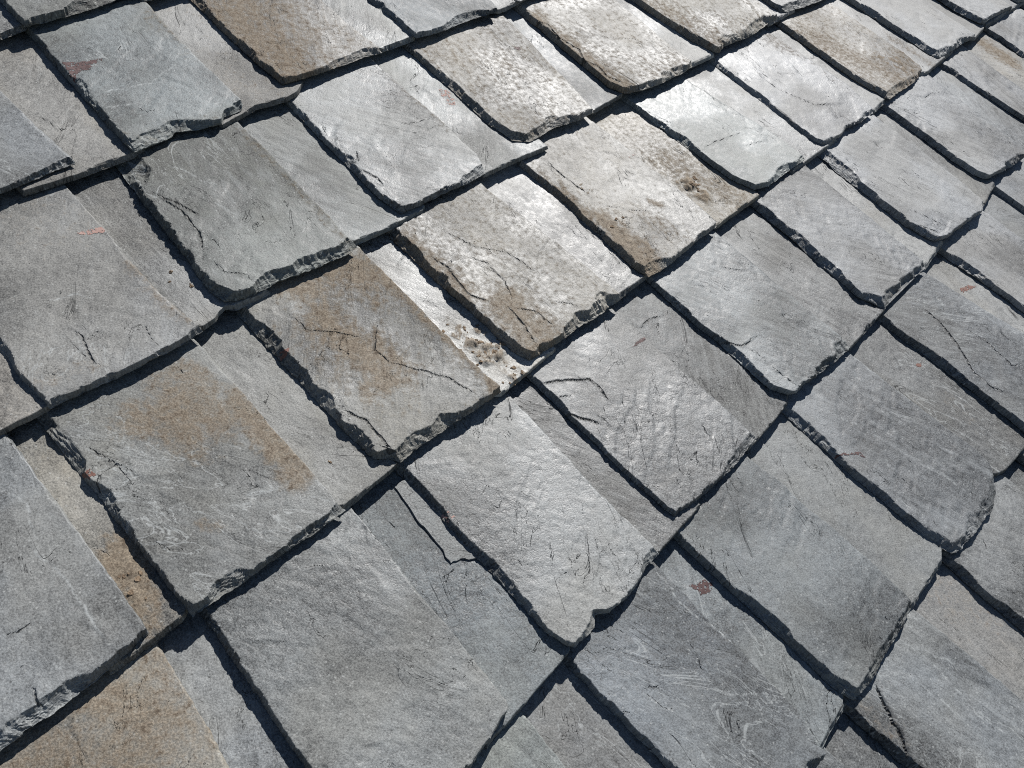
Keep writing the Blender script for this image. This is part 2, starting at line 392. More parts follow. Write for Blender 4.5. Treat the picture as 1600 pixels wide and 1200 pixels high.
# ------------------------------------------------------------------ looks of single slates, read off the photograph
# tint = bare stone colour (linear), gloss 0..1, vein 0..1, wl/wb = width of the broken left / tail edge in metres
GREY = (0.170, 0.175, 0.176)
LOOK = {
 'A2': dict(tint=(0.15, 0.155, 0.15), wb=0.020, wl=0.012),
 'B1': dict(tint=(0.158, 0.164, 0.167), vein=0.5), 'B1u': dict(tint=(0.19, 0.182, 0.168), mud=0.12),
 'B2': dict(tint=(0.155, 0.168, 0.168), vein=1.0, wb=0.016), 'B2u': dict(tint=(0.20, 0.195, 0.185), mud=0.14),
 'B3': dict(tint=(0.19, 0.18, 0.165), mud=0.30), 'B3u': dict(tint=(0.22, 0.225, 0.22), gloss=0.9),
 'B4': dict(tint=(0.15, 0.16, 0.165), gloss=0.5), 'B4u': dict(tint=(0.2, 0.2, 0.195)),
 'C0u': dict(tint=(0.19, 0.175, 0.155), mud=0.15),
 'C1': dict(tint=(0.172, 0.171, 0.166), mud=0.05, vein=0.4, wb=0.015), 'C1u': dict(tint=(0.185, 0.183, 0.175), mud=0.08),
 'C2': dict(tint=(0.145, 0.150, 0.140), wl=0.026, vein=0.4, gloss=0.35), 'C2u': dict(tint=(0.155, 0.160, 0.155)),
 'C3': dict(tint=(0.205, 0.21, 0.208), gloss=0.75, wb=0.014), 'C3u': dict(tint=(0.2, 0.205, 0.2), gloss=0.6),
 'C4': dict(tint=(0.215, 0.205, 0.187), gloss=0.6, mud=0.33, wb=0.016), 'C4u': dict(tint=(0.23, 0.235, 0.235), gloss=0.6),
 'C5': dict(tint=(0.215, 0.205, 0.187), gloss=0.6, mud=0.30), 'C5u': dict(tint=(0.24, 0.24, 0.235), gloss=0.6),
 'C6': dict(tint=(0.21, 0.20, 0.18), gloss=0.55, mud=0.32), 'C6u': dict(tint=(0.22, 0.215, 0.21)),
 'D1': dict(tint=(0.163, 0.167, 0.167), vein=0.6, wb=0.013), 'D1u': dict(tint=(0.2, 0.188, 0.165), mud=0.18),
 'D2': dict(tint=(0.165, 0.166, 0.158), vein=0.5), 'D2u': dict(tint=(0.18, 0.177, 0.165), mud=0.08),
 'D3': dict(tint=(0.190, 0.186, 0.172), mud=0.20, wl=0.014, wb=0.017), 'D3u': dict(tint=(0.30, 0.295, 0.28), gloss=0.9),
 'D4': dict(tint=(0.235, 0.224, 0.202), gloss=0.75, mud=0.32, wl=0.014, wb=0.016), 'D4u': dict(tint=(0.25, 0.245, 0.235), gloss=0.8),
 'D5': dict(tint=(0.24, 0.23, 0.212), gloss=0.7, mud=0.22), 'D5u': dict(tint=(0.26, 0.235, 0.195), mud=0.28),
 'D6': dict(tint=(0.2, 0.21, 0.205), gloss=0.75), 'D6u': dict(tint=(0.22, 0.22, 0.215), gloss=0.7),
 'D7': dict(tint=(0.22, 0.22, 0.22), gloss=0.75), 'D7u': dict(tint=(0.2, 0.198, 0.19)),
 'D8': dict(tint=(0.22, 0.205, 0.182), gloss=0.6, mud=0.36), 'D8u': dict(tint=(0.22, 0.215, 0.205)),
 'D9': dict(tint=(0.2, 0.2, 0.198), gloss=0.6), 'D9u': dict(tint=(0.2, 0.2, 0.195)), 'D10': dict(tint=(0.2, 0.2, 0.198)),
 'E0': dict(tint=(0.190, 0.181, 0.163), mud=0.30, gloss=0.3), 'E0u': dict(tint=(0.168, 0.173, 0.174), gloss=0.6),
 'E1': dict(tint=(0.155, 0.159, 0.156), gloss=0.75, vein=0.05), 'E1u': dict(tint=(0.15, 0.163, 0.168), gloss=0.6),
 'E2': dict(tint=(0.182, 0.185, 0.182), gloss=0.9, vein=0.2, wl=0.008), 'E2u': dict(tint=(0.17, 0.171, 0.168), gloss=0.8),
 'E3': dict(tint=(0.205, 0.207, 0.205), gloss=0.85, vein=0.2, wl=0.007), 'E3u': dict(tint=(0.175, 0.178, 0.175), gloss=0.5),
 'E4': dict(tint=(0.165, 0.172, 0.172), gloss=0.6), 'E4u': dict(tint=(0.175, 0.175, 0.17)),
 'E5': dict(tint=(0.185, 0.187, 0.188), gloss=0.65), 'E5u': dict(tint=(0.195, 0.193, 0.185)),
 'E6': dict(tint=(0.195, 0.198, 0.2), gloss=0.6, wl=0.016), 'E7': dict(tint=(0.2, 0.202, 0.203), gloss=0.6),
 'E8': dict(tint=(0.2, 0.2, 0.2), gloss=0.6), 'E8u': dict(tint=(0.21, 0.2, 0.182), mud=0.22), 'E9': dict(tint=(0.19, 0.19, 0.19)),
 'F0': dict(tint=(0.15, 0.16, 0.155), vein=0.6), 'F0u': dict(tint=(0.145, 0.147, 0.147), vein=0.4),
 'F1': dict(tint=(0.140, 0.150, 0.158), vein=0.9, gloss=0.45), 'F1u': dict(tint=(0.145, 0.156, 0.160), vein=0.8),
 'F2': dict(tint=(0.135, 0.143, 0.145), vein=0.25, gloss=0.45, wl=0.009), 'F2u': dict(tint=(0.15, 0.153, 0.15), vein=0.3),
 'F3': dict(tint=(0.150, 0.155, 0.158), vein=0.9, gloss=0.5), 'F3u': dict(tint=(0.165, 0.165, 0.16), vein=0.4),
 'F4': dict(tint=(0.160, 0.166, 0.170), vein=0.5), 'F4u': dict(tint=(0.2, 0.198, 0.19)), 'F5': dict(tint=(0.18, 0.18, 0.18)),
 'F6': dict(tint=(0.18, 0.185, 0.19)),
 'G1': dict(tint=(0.145, 0.152, 0.156), vein=1.0, gloss=0.4), 'G1u': dict(tint=(0.16, 0.156, 0.149), mud=0.12),
 'G0': dict(tint=(0.15, 0.155, 0.155)), 'G0u': dict(tint=(0.145, 0.148, 0.148)), 'G2': dict(tint=(0.16, 0.161, 0.158), vein=0.3),
}
LABEL = {
 'B2': 'blue grey slate with a maroon paint smear and a ragged broken tail',
 'B3': 'sandy brown stained slate near the top left',
 'C1': 'warm grey slate with a salmon paint mark near its right edge',
 'C2': 'olive grey slate with a wide crumbling left edge',
 'C4': 'pale slate speckled all over with brown grit',
 'D1u': 'narrow strip of slate with a tan mud patch',
 'D2': 'large grey slate with a tan mud patch near its head',
 'D3': 'grey slate with tan mud swirls and a split lower left corner',
 'D3u': 'bright narrow strip of slate littered with mud crumbs',
 'D4': 'pale buff slate with thick layered brown edges',
 'D5': 'bright slate with brown mud towards its lower left corner',
 'D5u': 'tan strip of slate with dark mud clods',
 'D7': 'pale slate with one long curved crack',
 'D8': 'brown mud covered slate near the top right',
 'E0': 'fibrous tan slate in the bottom left corner',
 'E1': 'large plain speckled grey slate at the bottom',
 'E2': 'shiny grey slate with a notched lower right corner',
 'E3': 'bright silvery slate with two cracks in its left edge',
 'F1u': 'blue grey strip of slate with a maroon paint blot',
 'F3': 'veined grey slate with a bent red paint line',
 'G1': 'veined blue grey slate with a cracked corner at the bottom right',
}
# dried mud: capsules in photo pixels (x0, y0, x1, y1, radius in metres, strength)
MUD = {
 'B2': [(250, 20, 300, 60, .05, .5), (200, 215, 330, 190, .03, .35)],
 'B3': [(360, 20, 450, 100, .085, .75), (400, 10, 480, 60, .06, .6)],
 'B2u': [(310, 20, 400, 140, .05, .3)],
 'C1': [(20, 330, 90, 345, .07, .28), (215, 420, 290, 500, .022, .55), (60, 600, 150, 565, .02, .4)],
 'C2': [(378, 205, 550, 385, .014, .42)],
 'C3': [(600, 110, 700, 200, .02, .42)],
 'C4': [(690, 90, 800, 110, .05, .42), (750, 150, 830, 185, .05, .38), (850, 90, 900, 150, .03, .25)],
 'C5': [(830, 40, 960, 130, .045, .78), (960, 120, 1060, 100, .045, .45)],
 'C6': [(1040, 20, 1120, 70, .05, .6), (1130, 50, 1190, 30, .03, .4)],
 'D1u': [(195, 870, 225, 945, .030, .95)],
 'D2': [(250, 640, 335, 655, .045, .78), (300, 590, 345, 650, .045, .64), (370, 630, 465, 740, .024, .82), (240, 600, 300, 700, .03, .55), (320, 822, 340, 822, .010, .55), (300, 560, 360, 620, .03, .35)],
 'D3': [(470, 440, 560, 420, .060, .80), (500, 490, 590, 590, .045, .80), (560, 560, 600, 600, .035, .50), (590, 420, 780, 605, .016, .75), (620, 470, 730, 570, .02, .38), (740, 640, 780, 605, .02, .5)],
 'D3u': [(700, 500, 810, 600, .022, .45), (740, 545, 780, 560, .018, .6), (820, 590, 860, 560, .02, .5)],
 'D4': [(630, 380, 720, 455, .030, .70), (790, 470, 850, 540, .040, .72), (780, 400, 830, 420, .02, .35)],
 'D5': [(830, 275, 930, 350, .026, .85), (940, 340, 1010, 410, .036, .95), (1000, 330, 1060, 370, .025, .45), (1015, 315, 1035, 320, .008, .7)],
 'D5u': [(1040, 250, 1160, 310, .045, .55), (1060, 270, 1100, 310, .03, .5)],
 'D7': [(1200, 55, 1240, 85, .03, .5), (1270, 100, 1330, 150, .018, .35)],
 'D8': [(1270, 60, 1420, 130, .05, .65), (1330, 110, 1400, 135, .05, .5), (1420, 90, 1430, 120, .04, .6)],
 'D8u': [(1380, 50, 1460, 105, .02, .5)],
 'E8u': [(1535, 65, 1575, 95, .035, .8)],
 'E0': [(150, 1090, 250, 1120, .05, .75), (60, 1180, 200, 1190, .05, .65), (240, 1030, 260, 1060, .03, .6)],
 'E9': [(1540, 55, 1580, 80, .02, .4)],
 'G1': [(1335, 1090, 1400, 1150, .03, .35)],
 'G1u': [(1480, 930, 1540, 960, .05, .35)],
 'F3u': [(1480, 620, 1530, 660, .03, .3)],
}
# cracks and splits: polyline in photo pixels, half-width m, depth m
CRACK = {
 'B2': [([(201, 170), (215, 168), (232, 176), (250, 168)], .0022, .0020)],
 'C1': [([(113, 507), (127, 525), (135, 545), (147, 566), (163, 573)], .0024, .003), ([(127, 505), (145, 523)], .002, .002), ([(153, 543), (166, 553)], .002, .002), ([(222, 502), (240, 533), (255, 545)], .002, .002), ([(78, 470), (90, 483)], .002, .002)],
 'C2': [([(235, 300), (280, 320), (318, 340)], .0026, .004), ([(320, 365), (348, 390)], .002, .002), ([(250, 310), (285, 330), (312, 365), (318, 395)], .003, .004), ([(363, 345), (390, 340)], .002, .002), ([(330, 405), (350, 425), (385, 430), (400, 431)], .0024, .0025)],
 'C3': [([(620, 195), (650, 192), (678, 185)], .002, .0016), ([(556, 230), (560, 255)], .002, .0016), ([(658, 112), (672, 140), (694, 160)], .002, .0016), ([(560, 262), (590, 278), (600, 292)], .0028, .004)],
 'C4': [([(884, 97), (880, 108), (873, 118)], .002, .002)],
 'C5': [([(830, 33), (853, 38), (873, 60), (905, 78), (912, 95), (935, 105), (950, 122), (975, 130)], .003, .005), ([(917, 52), (960, 60), (1000, 62), (1040, 68)], .0022, .002), ([(960, 85), (985, 95)], .002, .002)],
 'D2': [([(270, 567), (295, 590)], .002, .0018), ([(235, 843), (265, 860), (285, 855)], .002, .0018), ([(125, 690), (180, 725), (210, 760)], .002, .001)],
 'D3': [([(590, 505), (585, 545), (610, 565), (700, 590), (745, 615)], .0024, .0022), ([(450, 490), (480, 515), (530, 520), (575, 530)], .0022, .002), ([(655, 578), (648, 597)], .002, .0015), ([(533, 640), (570, 655), (592, 680), (610, 700), (625, 708)], .003, .005), ([(590, 693), (610, 702), (626, 706)], .003, .004)],
 'D4': [([(725, 400), (760, 412), (790, 440), (800, 470)], .0022, .002), ([(800, 482), (835, 486), (868, 510)], .0028, .0035), ([(670, 400), (700, 420), (730, 460), (770, 475)], .003, .004), ([(860, 472), (890, 473), (915, 485)], .002, .002), ([(690, 360), (740, 385), (790, 395), (830, 420)], .002, .0016), ([(790, 475), (820, 510), (840, 540)], .003, .004)],
 'D5': [([(850, 248), (880, 275), (920, 303)], .003, .003), ([(940, 320), (980, 327), (1020, 330)], .002, .002)],
 'D6': [([(1100, 232), (1120, 220), (1160, 205)], .0024, .002), ([(1160, 227), (1200, 218)], .002, .0018)],
 'D7': [([(1193, 124), (1220, 142), (1250, 154), (1275, 164), (1308, 162)], .0032, .005), ([(1285, 140), (1300, 158)], .002, .002)],
 'E3': [([(842, 600), (880, 595), (920, 593), (935, 605), (953, 630)], .0030, .0056), ([(868, 622), (895, 617)], .003, .004), ([(880, 643), (905, 653), (945, 664)], .0032, .0058), ([(1057, 743), (1067, 768)], .002, .002), ([(1090, 655), (1110, 683)], .002, .0018), ([(970, 618), (978, 640)], .002, .0015)],
 'E4': [([(1120, 531), (1140, 536), (1160, 541), (1172, 532), (1185, 524)], .003, .005), ([(1163, 541), (1185, 553), (1200, 568)], .0024, .0025), ([(1120, 415), (1175, 424)], .002, .002), ([(1200, 568), (1225, 588), (1248, 605)], .003, .004), ([(1205, 492), (1240, 490)], .002, .002)],
 'E5': [([(1310, 362), (1335, 370)], .002, .002), ([(1275, 380), (1318, 395)], .002, .002), ([(1205, 405), (1228, 430)], .0022, .0022)],
 'E6': [([(1350, 215), (1375, 228), (1388, 232)], .0026, .003), ([(1310, 240), (1345, 262)], .0024, .0025), ([(1400, 230), (1455, 250)], .002, .0015), ([(1415, 325), (1460, 345), (1485, 355)], .003, .004), ([(1430, 350), (1470, 365)], .003, .004)],
 'E7': [([(1420, 148), (1445, 152), (1455, 145), (1485, 146)], .0028, .003), ([(1470, 213), (1500, 230), (1520, 250), (1555, 265)], .0026, .003), ([(1523, 187), (1560, 210), (1590, 232)], .0022, .002)],
 'E2': [([(870, 905), (895, 888)], .002, .0016), ([(930, 925), (945, 938)], .003, .004), ([(822, 898), (840, 895)], .002, .0016)],
 'E1': [([(565, 943), (573, 962)], .002, .0016), ([(507, 996), (522, 980)], .002, .0014)],
 'F3': [([(1360, 662), (1377, 662)], .002, .002), ([(1385, 735), (1410, 748), (1430, 760)], .002, .0016), ([(1412, 713), (1423, 722), (1432, 728)], .003, .003), ([(1497, 678), (1530, 700), (1545, 725)], .002, .002)],
 'F4': [([(1440, 480), (1470, 505), (1498, 543), (1520, 580), (1550, 605), (1580, 618)], .0030, .0045), ([(1500, 510), (1540, 533), (1582, 572), (1600, 568)], .0026, .003), ([(1430, 505), (1455, 525)], .002, .002)],
 'F1': [([(1000, 1077), (1020, 1072), (1040, 1066)], .002, .0014), ([(965, 1110), (992, 1115)], .002, .002), ([(1120, 1103), (1138, 1107)], .002, .002)],
 'G1': [([(1367, 1065), (1383, 1102), (1400, 1135), (1413, 1160), (1420, 1190)], .0032, .010)],
 'G2': [([(1535, 840), (1545, 865)], .002, .002), ([(1560, 915), (1600, 935)], .002, .002)],
 'D1': [([(0, 995), (25, 988), (50, 972), (57, 983)], .0024, .003), ([(22, 1048), (45, 1035)], .002, .002), ([(40, 1077), (52, 1075), (60, 1098), (78, 1106)], .003, .006)],
 'E3u': [([(985, 500), (1000, 513), (1015, 497), (1040, 492)], .0024, .0025)],
 'E1u': [([(600, 810), (615, 823), (632, 822)], .0024, .002), ([(597, 845), (610, 857)], .002, .0016)],
 'B1u': [([(55, 180), (75, 190), (95, 203), (115, 198)], .0024, .0025), ([(170, 240), (180, 248), (198, 247)], .002, .002)],
}
# clear veins traced from the photograph
VEIN = {
 'F1': [[(1040, 900), (1052, 930), (1090, 962), (1133, 995), (1170, 1020), (1197, 1048)], [(1110, 1070), (1140, 1085), (1200, 1086)], [(940, 1030), (985, 1060)]],
 'B2': [[(140, 150), (180, 140), (235, 130), (260, 105)], [(240, 125), (255, 112), (280, 100)], [(150, 80), (200, 95), (250, 90)], [(120, 160), (170, 165), (230, 160)], [(250, 75), (280, 90), (310, 100)]],
 'D2': [[(120, 690), (160, 715), (200, 735), (215, 755)], [(150, 720), (145, 745)], [(190, 640), (195, 690)], [(210, 780), (260, 782)]],
 'F3': [[(1330, 552), (1373, 588), (1433, 632), (1483, 668)], [(1290, 640), (1340, 660), (1360, 690)], [(1430, 720), (1500, 760), (1535, 785)], [(1380, 700), (1395, 740)]],
 'D1': [[(40, 840), (75, 885), (110, 915), (165, 1000), (180, 1020)], [(0, 760), (40, 790), (60, 850)], [(55, 1030), (120, 1060)]],
 'G1': [[(1405, 1000), (1470, 1050), (1530, 1120), (1590, 1160)], [(1420, 1010), (1500, 1040), (1510, 1045)], [(1435, 960), (1500, 1005), (1560, 1060)], [(1430, 1060), (1480, 1100), (1520, 1130)]],
 'C1': [[(200, 425), (240, 455), (300, 505)], [(60, 475), (120, 458), (160, 465)]],
 'C2': [[(250, 255), (300, 275), (350, 290)], [(300, 300), (380, 340)]],
}
# paint marks: slate, material, photo polygon
PAINT = [
 ('B2', 'red', [(98, 97), (118, 98), (135, 96), (158, 92), (158, 96), (140, 102), (146, 105), (140, 109), (126, 112), (119, 118), (116, 126), (108, 116)]),
 ('C1', 'pink', [(120, 363), (133, 360), (150, 356), (168, 355), (176, 360), (168, 363), (150, 364), (130, 368)]),
 ('C3', 'pinkish', [(668, 161), (680, 158), (690, 160), (680, 165), (670, 164)]),
 ('C3u', 'pinkish', [(686, 140), (697, 140), (709, 152), (712, 164), (700, 164), (692, 152)]),
 ('D2', 'rust', [(125, 736), (140, 734), (150, 740), (140, 748), (130, 744)]),
 ('D3', 'rust', [(430, 551), (440, 547), (455, 544), (450, 552), (440, 557)]),
 ('E2', 'pinkish', [(688, 803), (700, 800), (712, 806), (704, 816), (694, 812)]),
 ('E3', 'red', [(988, 542), (996, 533), (1008, 526), (1008, 531), (998, 538)]),
 ('F1u', 'red', [(1077, 916), (1092, 911), (1104, 905), (1112, 911), (1113, 922), (1104, 927), (1096, 930), (1090, 922)]),
 ('F3', 'red', [(1300, 715), (1312, 709), (1343, 705), (1353, 714), (1338, 711), (1314, 713), (1304, 718)]),
 ('F4u', 'rust', [(1499, 452), (1512, 446), (1526, 447), (1518, 452), (1503, 457)]),
 ('F3u', 'rust', [(1431, 569), (1440, 568), (1440, 573), (1432, 573)]),
 ('D5', 'pinkish', [(982, 245), (993, 240), (992, 244), (984, 247)]),
 ('C4', 'red', [(803, 74), (812, 73), (813, 78), (805, 77)]),
]
# crumbly heaps of mud: photo pixel, radius m, height m
CRUMB = {'D5u': [(1078, 287, .028, .0065), (1097, 308, .022, .005), (1060, 280, .02, .003)], 'D3u': [(768, 550, .026, .0070), (735, 522, .030, .0025), (798, 578, .026, .0040), (815, 590, .02, .002)],
         'D5': [(962, 350, .020, .0045), (985, 385, .022, .002), (913, 292, .016, .0015)], 'D1u': [(205, 895, .022, .0025), (215, 930, .022, .002)],
         'D8': [(1395, 95, .05, .0018), (1420, 110, .03, .0025)]}
# loose crumbs: slate, (centre px), spread m, count, size m
CLODS = [('D5u', (1082, 292), .020, 9, .0040), ('D3u', (765, 548), .026, 12, .0034), ('D3u', (735, 520), .028, 18, .0020),
         ('D3u', (795, 580), .022, 14, .0022), ('D5', (962, 348), .014, 5, .0030), ('C1u', (267, 425), .003, 1, .0042), ('C1u', (265, 440), .003, 1, .003), ('C1u', (297, 445), .004, 2, .0032),
         ('D2u', (516, 722), .002, 1, .0034), ('D1u', (205, 905), .020, 7, .0026)]

# ------------------------------------------------------------------ roof thing
roof = bpy.data.objects.new('slate_roof', None)
sc.collection.objects.link(roof)
roof.matrix_world = ROOF
roof['label'] = 'weathered grey slate roof seen close up, rough slates in sloping courses'
roof['category'] = 'roof'
roof['kind'] = 'structure'

def mesh_np(name, verts, quads, ngons=(), mat=None, smooth=None, mask=None, tone=None):
    me = bpy.data.meshes.new(name)
    nv = len(verts)
    lens = np.array([4] * len(quads) + [len(g) for g in ngons], dtype=np.int32)
    loops = np.concatenate([np.asarray(quads, np.int32).ravel()] + [np.asarray(g, np.int32) for g in ngons])
    me.vertices.add(nv)
    me.vertices.foreach_set('co', np.asarray(verts, np.float32).ravel())
    me.loops.add(len(loops))
    me.loops.foreach_set('vertex_index', loops)
    me.polygons.add(len(lens))
    st = np.zeros(len(lens), np.int32)
    st[1:] = np.cumsum(lens)[:-1]
    me.polygons.foreach_set('loop_start', st)
    me.polygons.foreach_set('use_smooth', smooth if smooth is not None else np.zeros(len(lens), bool))
    if mask is not None:
        a = me.attributes.new('mask', 'FLOAT_COLOR', 'POINT')
        a.data.foreach_set('color', np.asarray(mask, np.float32).ravel())
        a = me.attributes.new('tone', 'FLOAT_COLOR', 'POINT')
        a.data.foreach_set('color', np.asarray(tone if tone is not None else np.full((nv, 4), 0.5), np.float32).ravel())
    me.update(calc_edges=True)
    me.validate()
    if mat:
        me.materials.append(mat)
    return me

def seg_dist(P, a, b):
    ab = b - a
    t = np.clip(((P - a) @ ab) / max(ab @ ab, 1e-12), 0, 1)
    return np.linalg.norm(P - (a + t[..., None] * ab), axis=-1)

def resample(poly, s):
    d = np.r_[0, np.cumsum(np.linalg.norm(np.diff(poly, axis=0), axis=1))]
    d /= d[-1]
    return np.c_[np.interp(s, d, poly[:, 0]), np.interp(s, d, poly[:, 1])]

def spacing(length, res, e0, e1, fine):          # parameter values with closer rows near both ends
    xs = [0.0]
    while xs[-1] < length:
        x = xs[-1]
        r = res
        if x < e0 or x > length - e1:
            r = fine
        xs.append(x + r)
    xs = np.array(xs)
    return xs / xs[-1]

BUILT = {}
def build_slate(sid, L, B, Rr, vt, hb, T, seed, res, under=False):
    """L, B, Rr: roof-plane outlines (L and Rr from the tail upwards, B left to right); hb: height of the underside at the tail"""
    look = dict(tint=None, gloss=0.5, vein=0.3, wl=0.0095, wb=0.013, mud=0.0)
    look.update(LOOK.get(sid, {}))
    rng = np.random.RandomState(seed)
    if look['tint'] is None:
        k = 0.85 + 0.35 * rng.rand()
        w = rng.rand() * 0.10
        look['tint'] = tuple(g * k * f for g, f in zip(GREY, (1 + w * 0.4, 1.0, 1 - w * 0.5)))
    vtop = vt + EXPO + LAP
    B = B.copy()
    vb0, vb1 = B[0, 1], B[-1, 1]
    width = B[-1, 0] - B[0, 0]
    hgt = vtop - vt
    fine = res * 0.60
    S = spacing(width, res, 0.018, 0.005, fine)
    vis = EXPO + 0.018
    t1 = spacing(vis, res, 0.022, 0.0, fine) * (vis / hgt)
    t1 = t1[t1 < vis / hgt]
    Tt = np.r_[t1, np.linspace(vis / hgt, 1, 4)]
    def side(poly, v0):
        v = v0 + (vtop - v0) * Tt
        o = np.argsort(poly[:, 1])
        pv, pu = poly[o, 1], poly[o, 0]
        u = np.interp(v, pv, pu)
        sl = np.clip(np.polyfit(pv, pu, 1)[0], -0.15, 0.15) if len(pv) > 2 and pv[-1] - pv[0] > 0.05 else 0.0
        u = np.where(v > pv[-1], pu[-1] + sl * (v - pv[-1]), u)
        return np.c_[u, v]
    Lc = side(L, vb0)
    Rc = side(Rr, vb1)
    Bc = resample(B, S)
    # ragged, flaked outline
    ra = 0.35 if under else rng.uniform(0.5, 1.05)
    look['wl'] *= rng.uniform(0.6, 1.25)
    look['wb'] *= rng.uniform(0.65, 1.3)
    arc = (S * width)
    Bc[:, 1] += ra * (0.0009 * fbm(arc * 34, arc * 0 + 3, seed + 1, 3, 0.6) + 0.0011 * fbm(arc * 190, arc * 0 + 3, seed + 8, 2, 0.7) + 0.0020 * sstep(0.6, 0.68, vnoise(arc * 50, arc * 0, seed + 2)) * (vnoise(arc * 14, arc * 0, seed + 3)))
    va = Lc[:, 1]
    Lc[:, 0] += ra * (0.0008 * fbm(va * 34, va * 0 + 7, seed + 4, 3, 0.6) + 0.0011 * fbm(va * 190, va * 0 + 7, seed + 9, 2, 0.7) + 0.0020 * sstep(0.6, 0.68, vnoise(va * 45, va * 0, seed + 5)) * vnoise(va * 14, va * 0, seed + 6))
    Rc[:, 0] += ra * (0.0012 * fbm(va * 26, va * 0 + 5, seed + 7, 3, 0.55) + 0.0006 * fbm(va * 170, va * 0 + 5, seed + 13, 2, 0.6))
    Lc[0] = Bc[0]
    Rc[0] = Bc[-1]
    Tc = Lc[-1][None] * (1 - S)[:, None] + Rc[-1][None] * S[:, None]
    s = S[None, :, None]
    t = Tt[:, None, None]
    tw = (1 - t) ** 3                            # keep the tail's raggedness near the tail
    lin = (1 - s) * Bc[0] + s * Bc[-1]
    P = (1 - s) * Lc[:, None] + s * Rc[:, None] + tw * (Bc[None] - lin)
    U, V = P[..., 0], P[..., 1]
    dL = U - Lc[:, None, 0]
    dR = Rc[:, None, 0] - U
    dB = V - (Bc[None, :, 1])
    # relief of the cleft face
    ang = rng.uniform(0.2, 0.9)
    ca, sa = math.cos(ang), math.sin(ang)
    X, Y = U * ca + V * sa, -U * sa + V * ca
    z = 0.0012 * fbm(U * 4.0, V * 4.0, seed + 10, 3, 0.38) + 0.00026 * fbm(X * 24, Y * 10, seed + 11, 3, 0.5) + 0.00026 * fbm(X * 140, Y * 80, seed + 12, 3, 0.6)
    for j in range(4):
        fq = (7, 10, 15, 24)[j]
        f = fbm(X * fq * 0.55, Y * fq * 2.1, seed + 20 + j, 4, 0.55)
        g = sstep(0.22, 0.55, fbm(U * 10, V * 10, seed + 30 + j, 2))
        dl = (0.0006, 0.00055, 0.0005, 0.00045)[j] * (0.6 if under else 1.0)
        th = (0.25, -0.2, 0.1, 0.3)[j]
        z = z - dl * sstep(th - 0.009, th + 0.009, f) * g
    # broken, laminated edges
    lam = 0.0015 + 0.0012 * rng.rand()
    nz = fbm(X * 45, Y * 20, seed + 40, 3, 0.55)
    nlo = 0.16 + 1.15 * sstep(-0.55, 0.8, fbm(U * 12, V * 12, seed + 41, 3, 0.6)) + 0.14 * np.clip(fbm(U * 60, V * 60, seed + 42, 3, 0.6), -0.4, 1)
    nlo = np.maximum(nlo, 0.10)
    wl, wb = look['wl'] * nlo, look['wb'] * nlo
    if under:
        wl, wb = 0.003 * nlo, 0.0045 * nlo
    def chip(d, w, full):
        x = np.clip(d / w, 0, 1)
        return full * np.where(x < 1, 0.12 + 0.88 * (1 - x) ** 0.95, 0.0)
    dropL = chip(dL, wl, 0.86)
    dropB = chip(dB, wb, 0.84)
    dropR = 0.5 * (1 - np.clip(dR / (0.003 * nlo + 0.0006), 0, 1))
    drop = np.maximum(np.maximum(dropL, dropB), dropR) * T
    k = drop / lam * (1 + 0.45 * fbm(U * 26, V * 26, seed + 45, 2)) + 1.1 * nz * sstep(0, 0.3, drop / T)
    k = np.maximum(k, 0)
    q = lam * (np.floor(k) + sstep(0.6, 0.95, k - np.floor(k)))
    mixq = sstep(-0.25, 0.5, fbm(U * 30, V * 30, seed + 46, 2)) * 0.75 + 0.1
    fac_ = 0.0022 * np.abs(fbm(U * 62, V * 62, seed + 47, 2, 0.6)) * sstep(0.02, 0.35, drop / T)
    q = np.minimum(mixq * q + (1 - mixq) * drop + fac_, 0.92 * T)
    edge = np.clip(drop / T * 1.2, 0, 1)
    z = z - q + edge * 0.0005 * fbm(U * 190, V * 190, seed + 44, 2, 0.6)
    # cracks: a sharp line (distance field for the material) and a lifted lip on one side of it
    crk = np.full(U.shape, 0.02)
    lines = []
    for pts, w, dep in CRACK.get(sid, []):
        lines.append((on_plane(pts, vt, hb + T), w, dep, 1))
    if res < 0.009:                              # small splits and flake scars
        for _ in range(rng.randint(1, 4) if under else rng.randint(3, 8)):
            c0 = np.array([rng.uniform(B[0, 0] + 0.02, B[-1, 0] - 0.02), vt + rng.uniform(0.015, EXPO - 0.01)])
            a0 = rng.uniform(-0.9, 0.7) - 0.9 + (3.1416 if rng.rand() < 0.5 else 0)
            n = rng.randint(3, 7)
            turn = rng.uniform(-0.35, 0.35)
            pl = [c0]
            for _k in range(n):
                a0 += turn + rng.uniform(-0.45, 0.45)
                pl.append(pl[-1] + rng.uniform(0.004, 0.014) * np.array([math.cos(a0), math.sin(a0)]))
            lines.append((np.array(pl), rng.uniform(0.0007, 0.0019), rng.uniform(0.0012, 0.0032), 0.7))
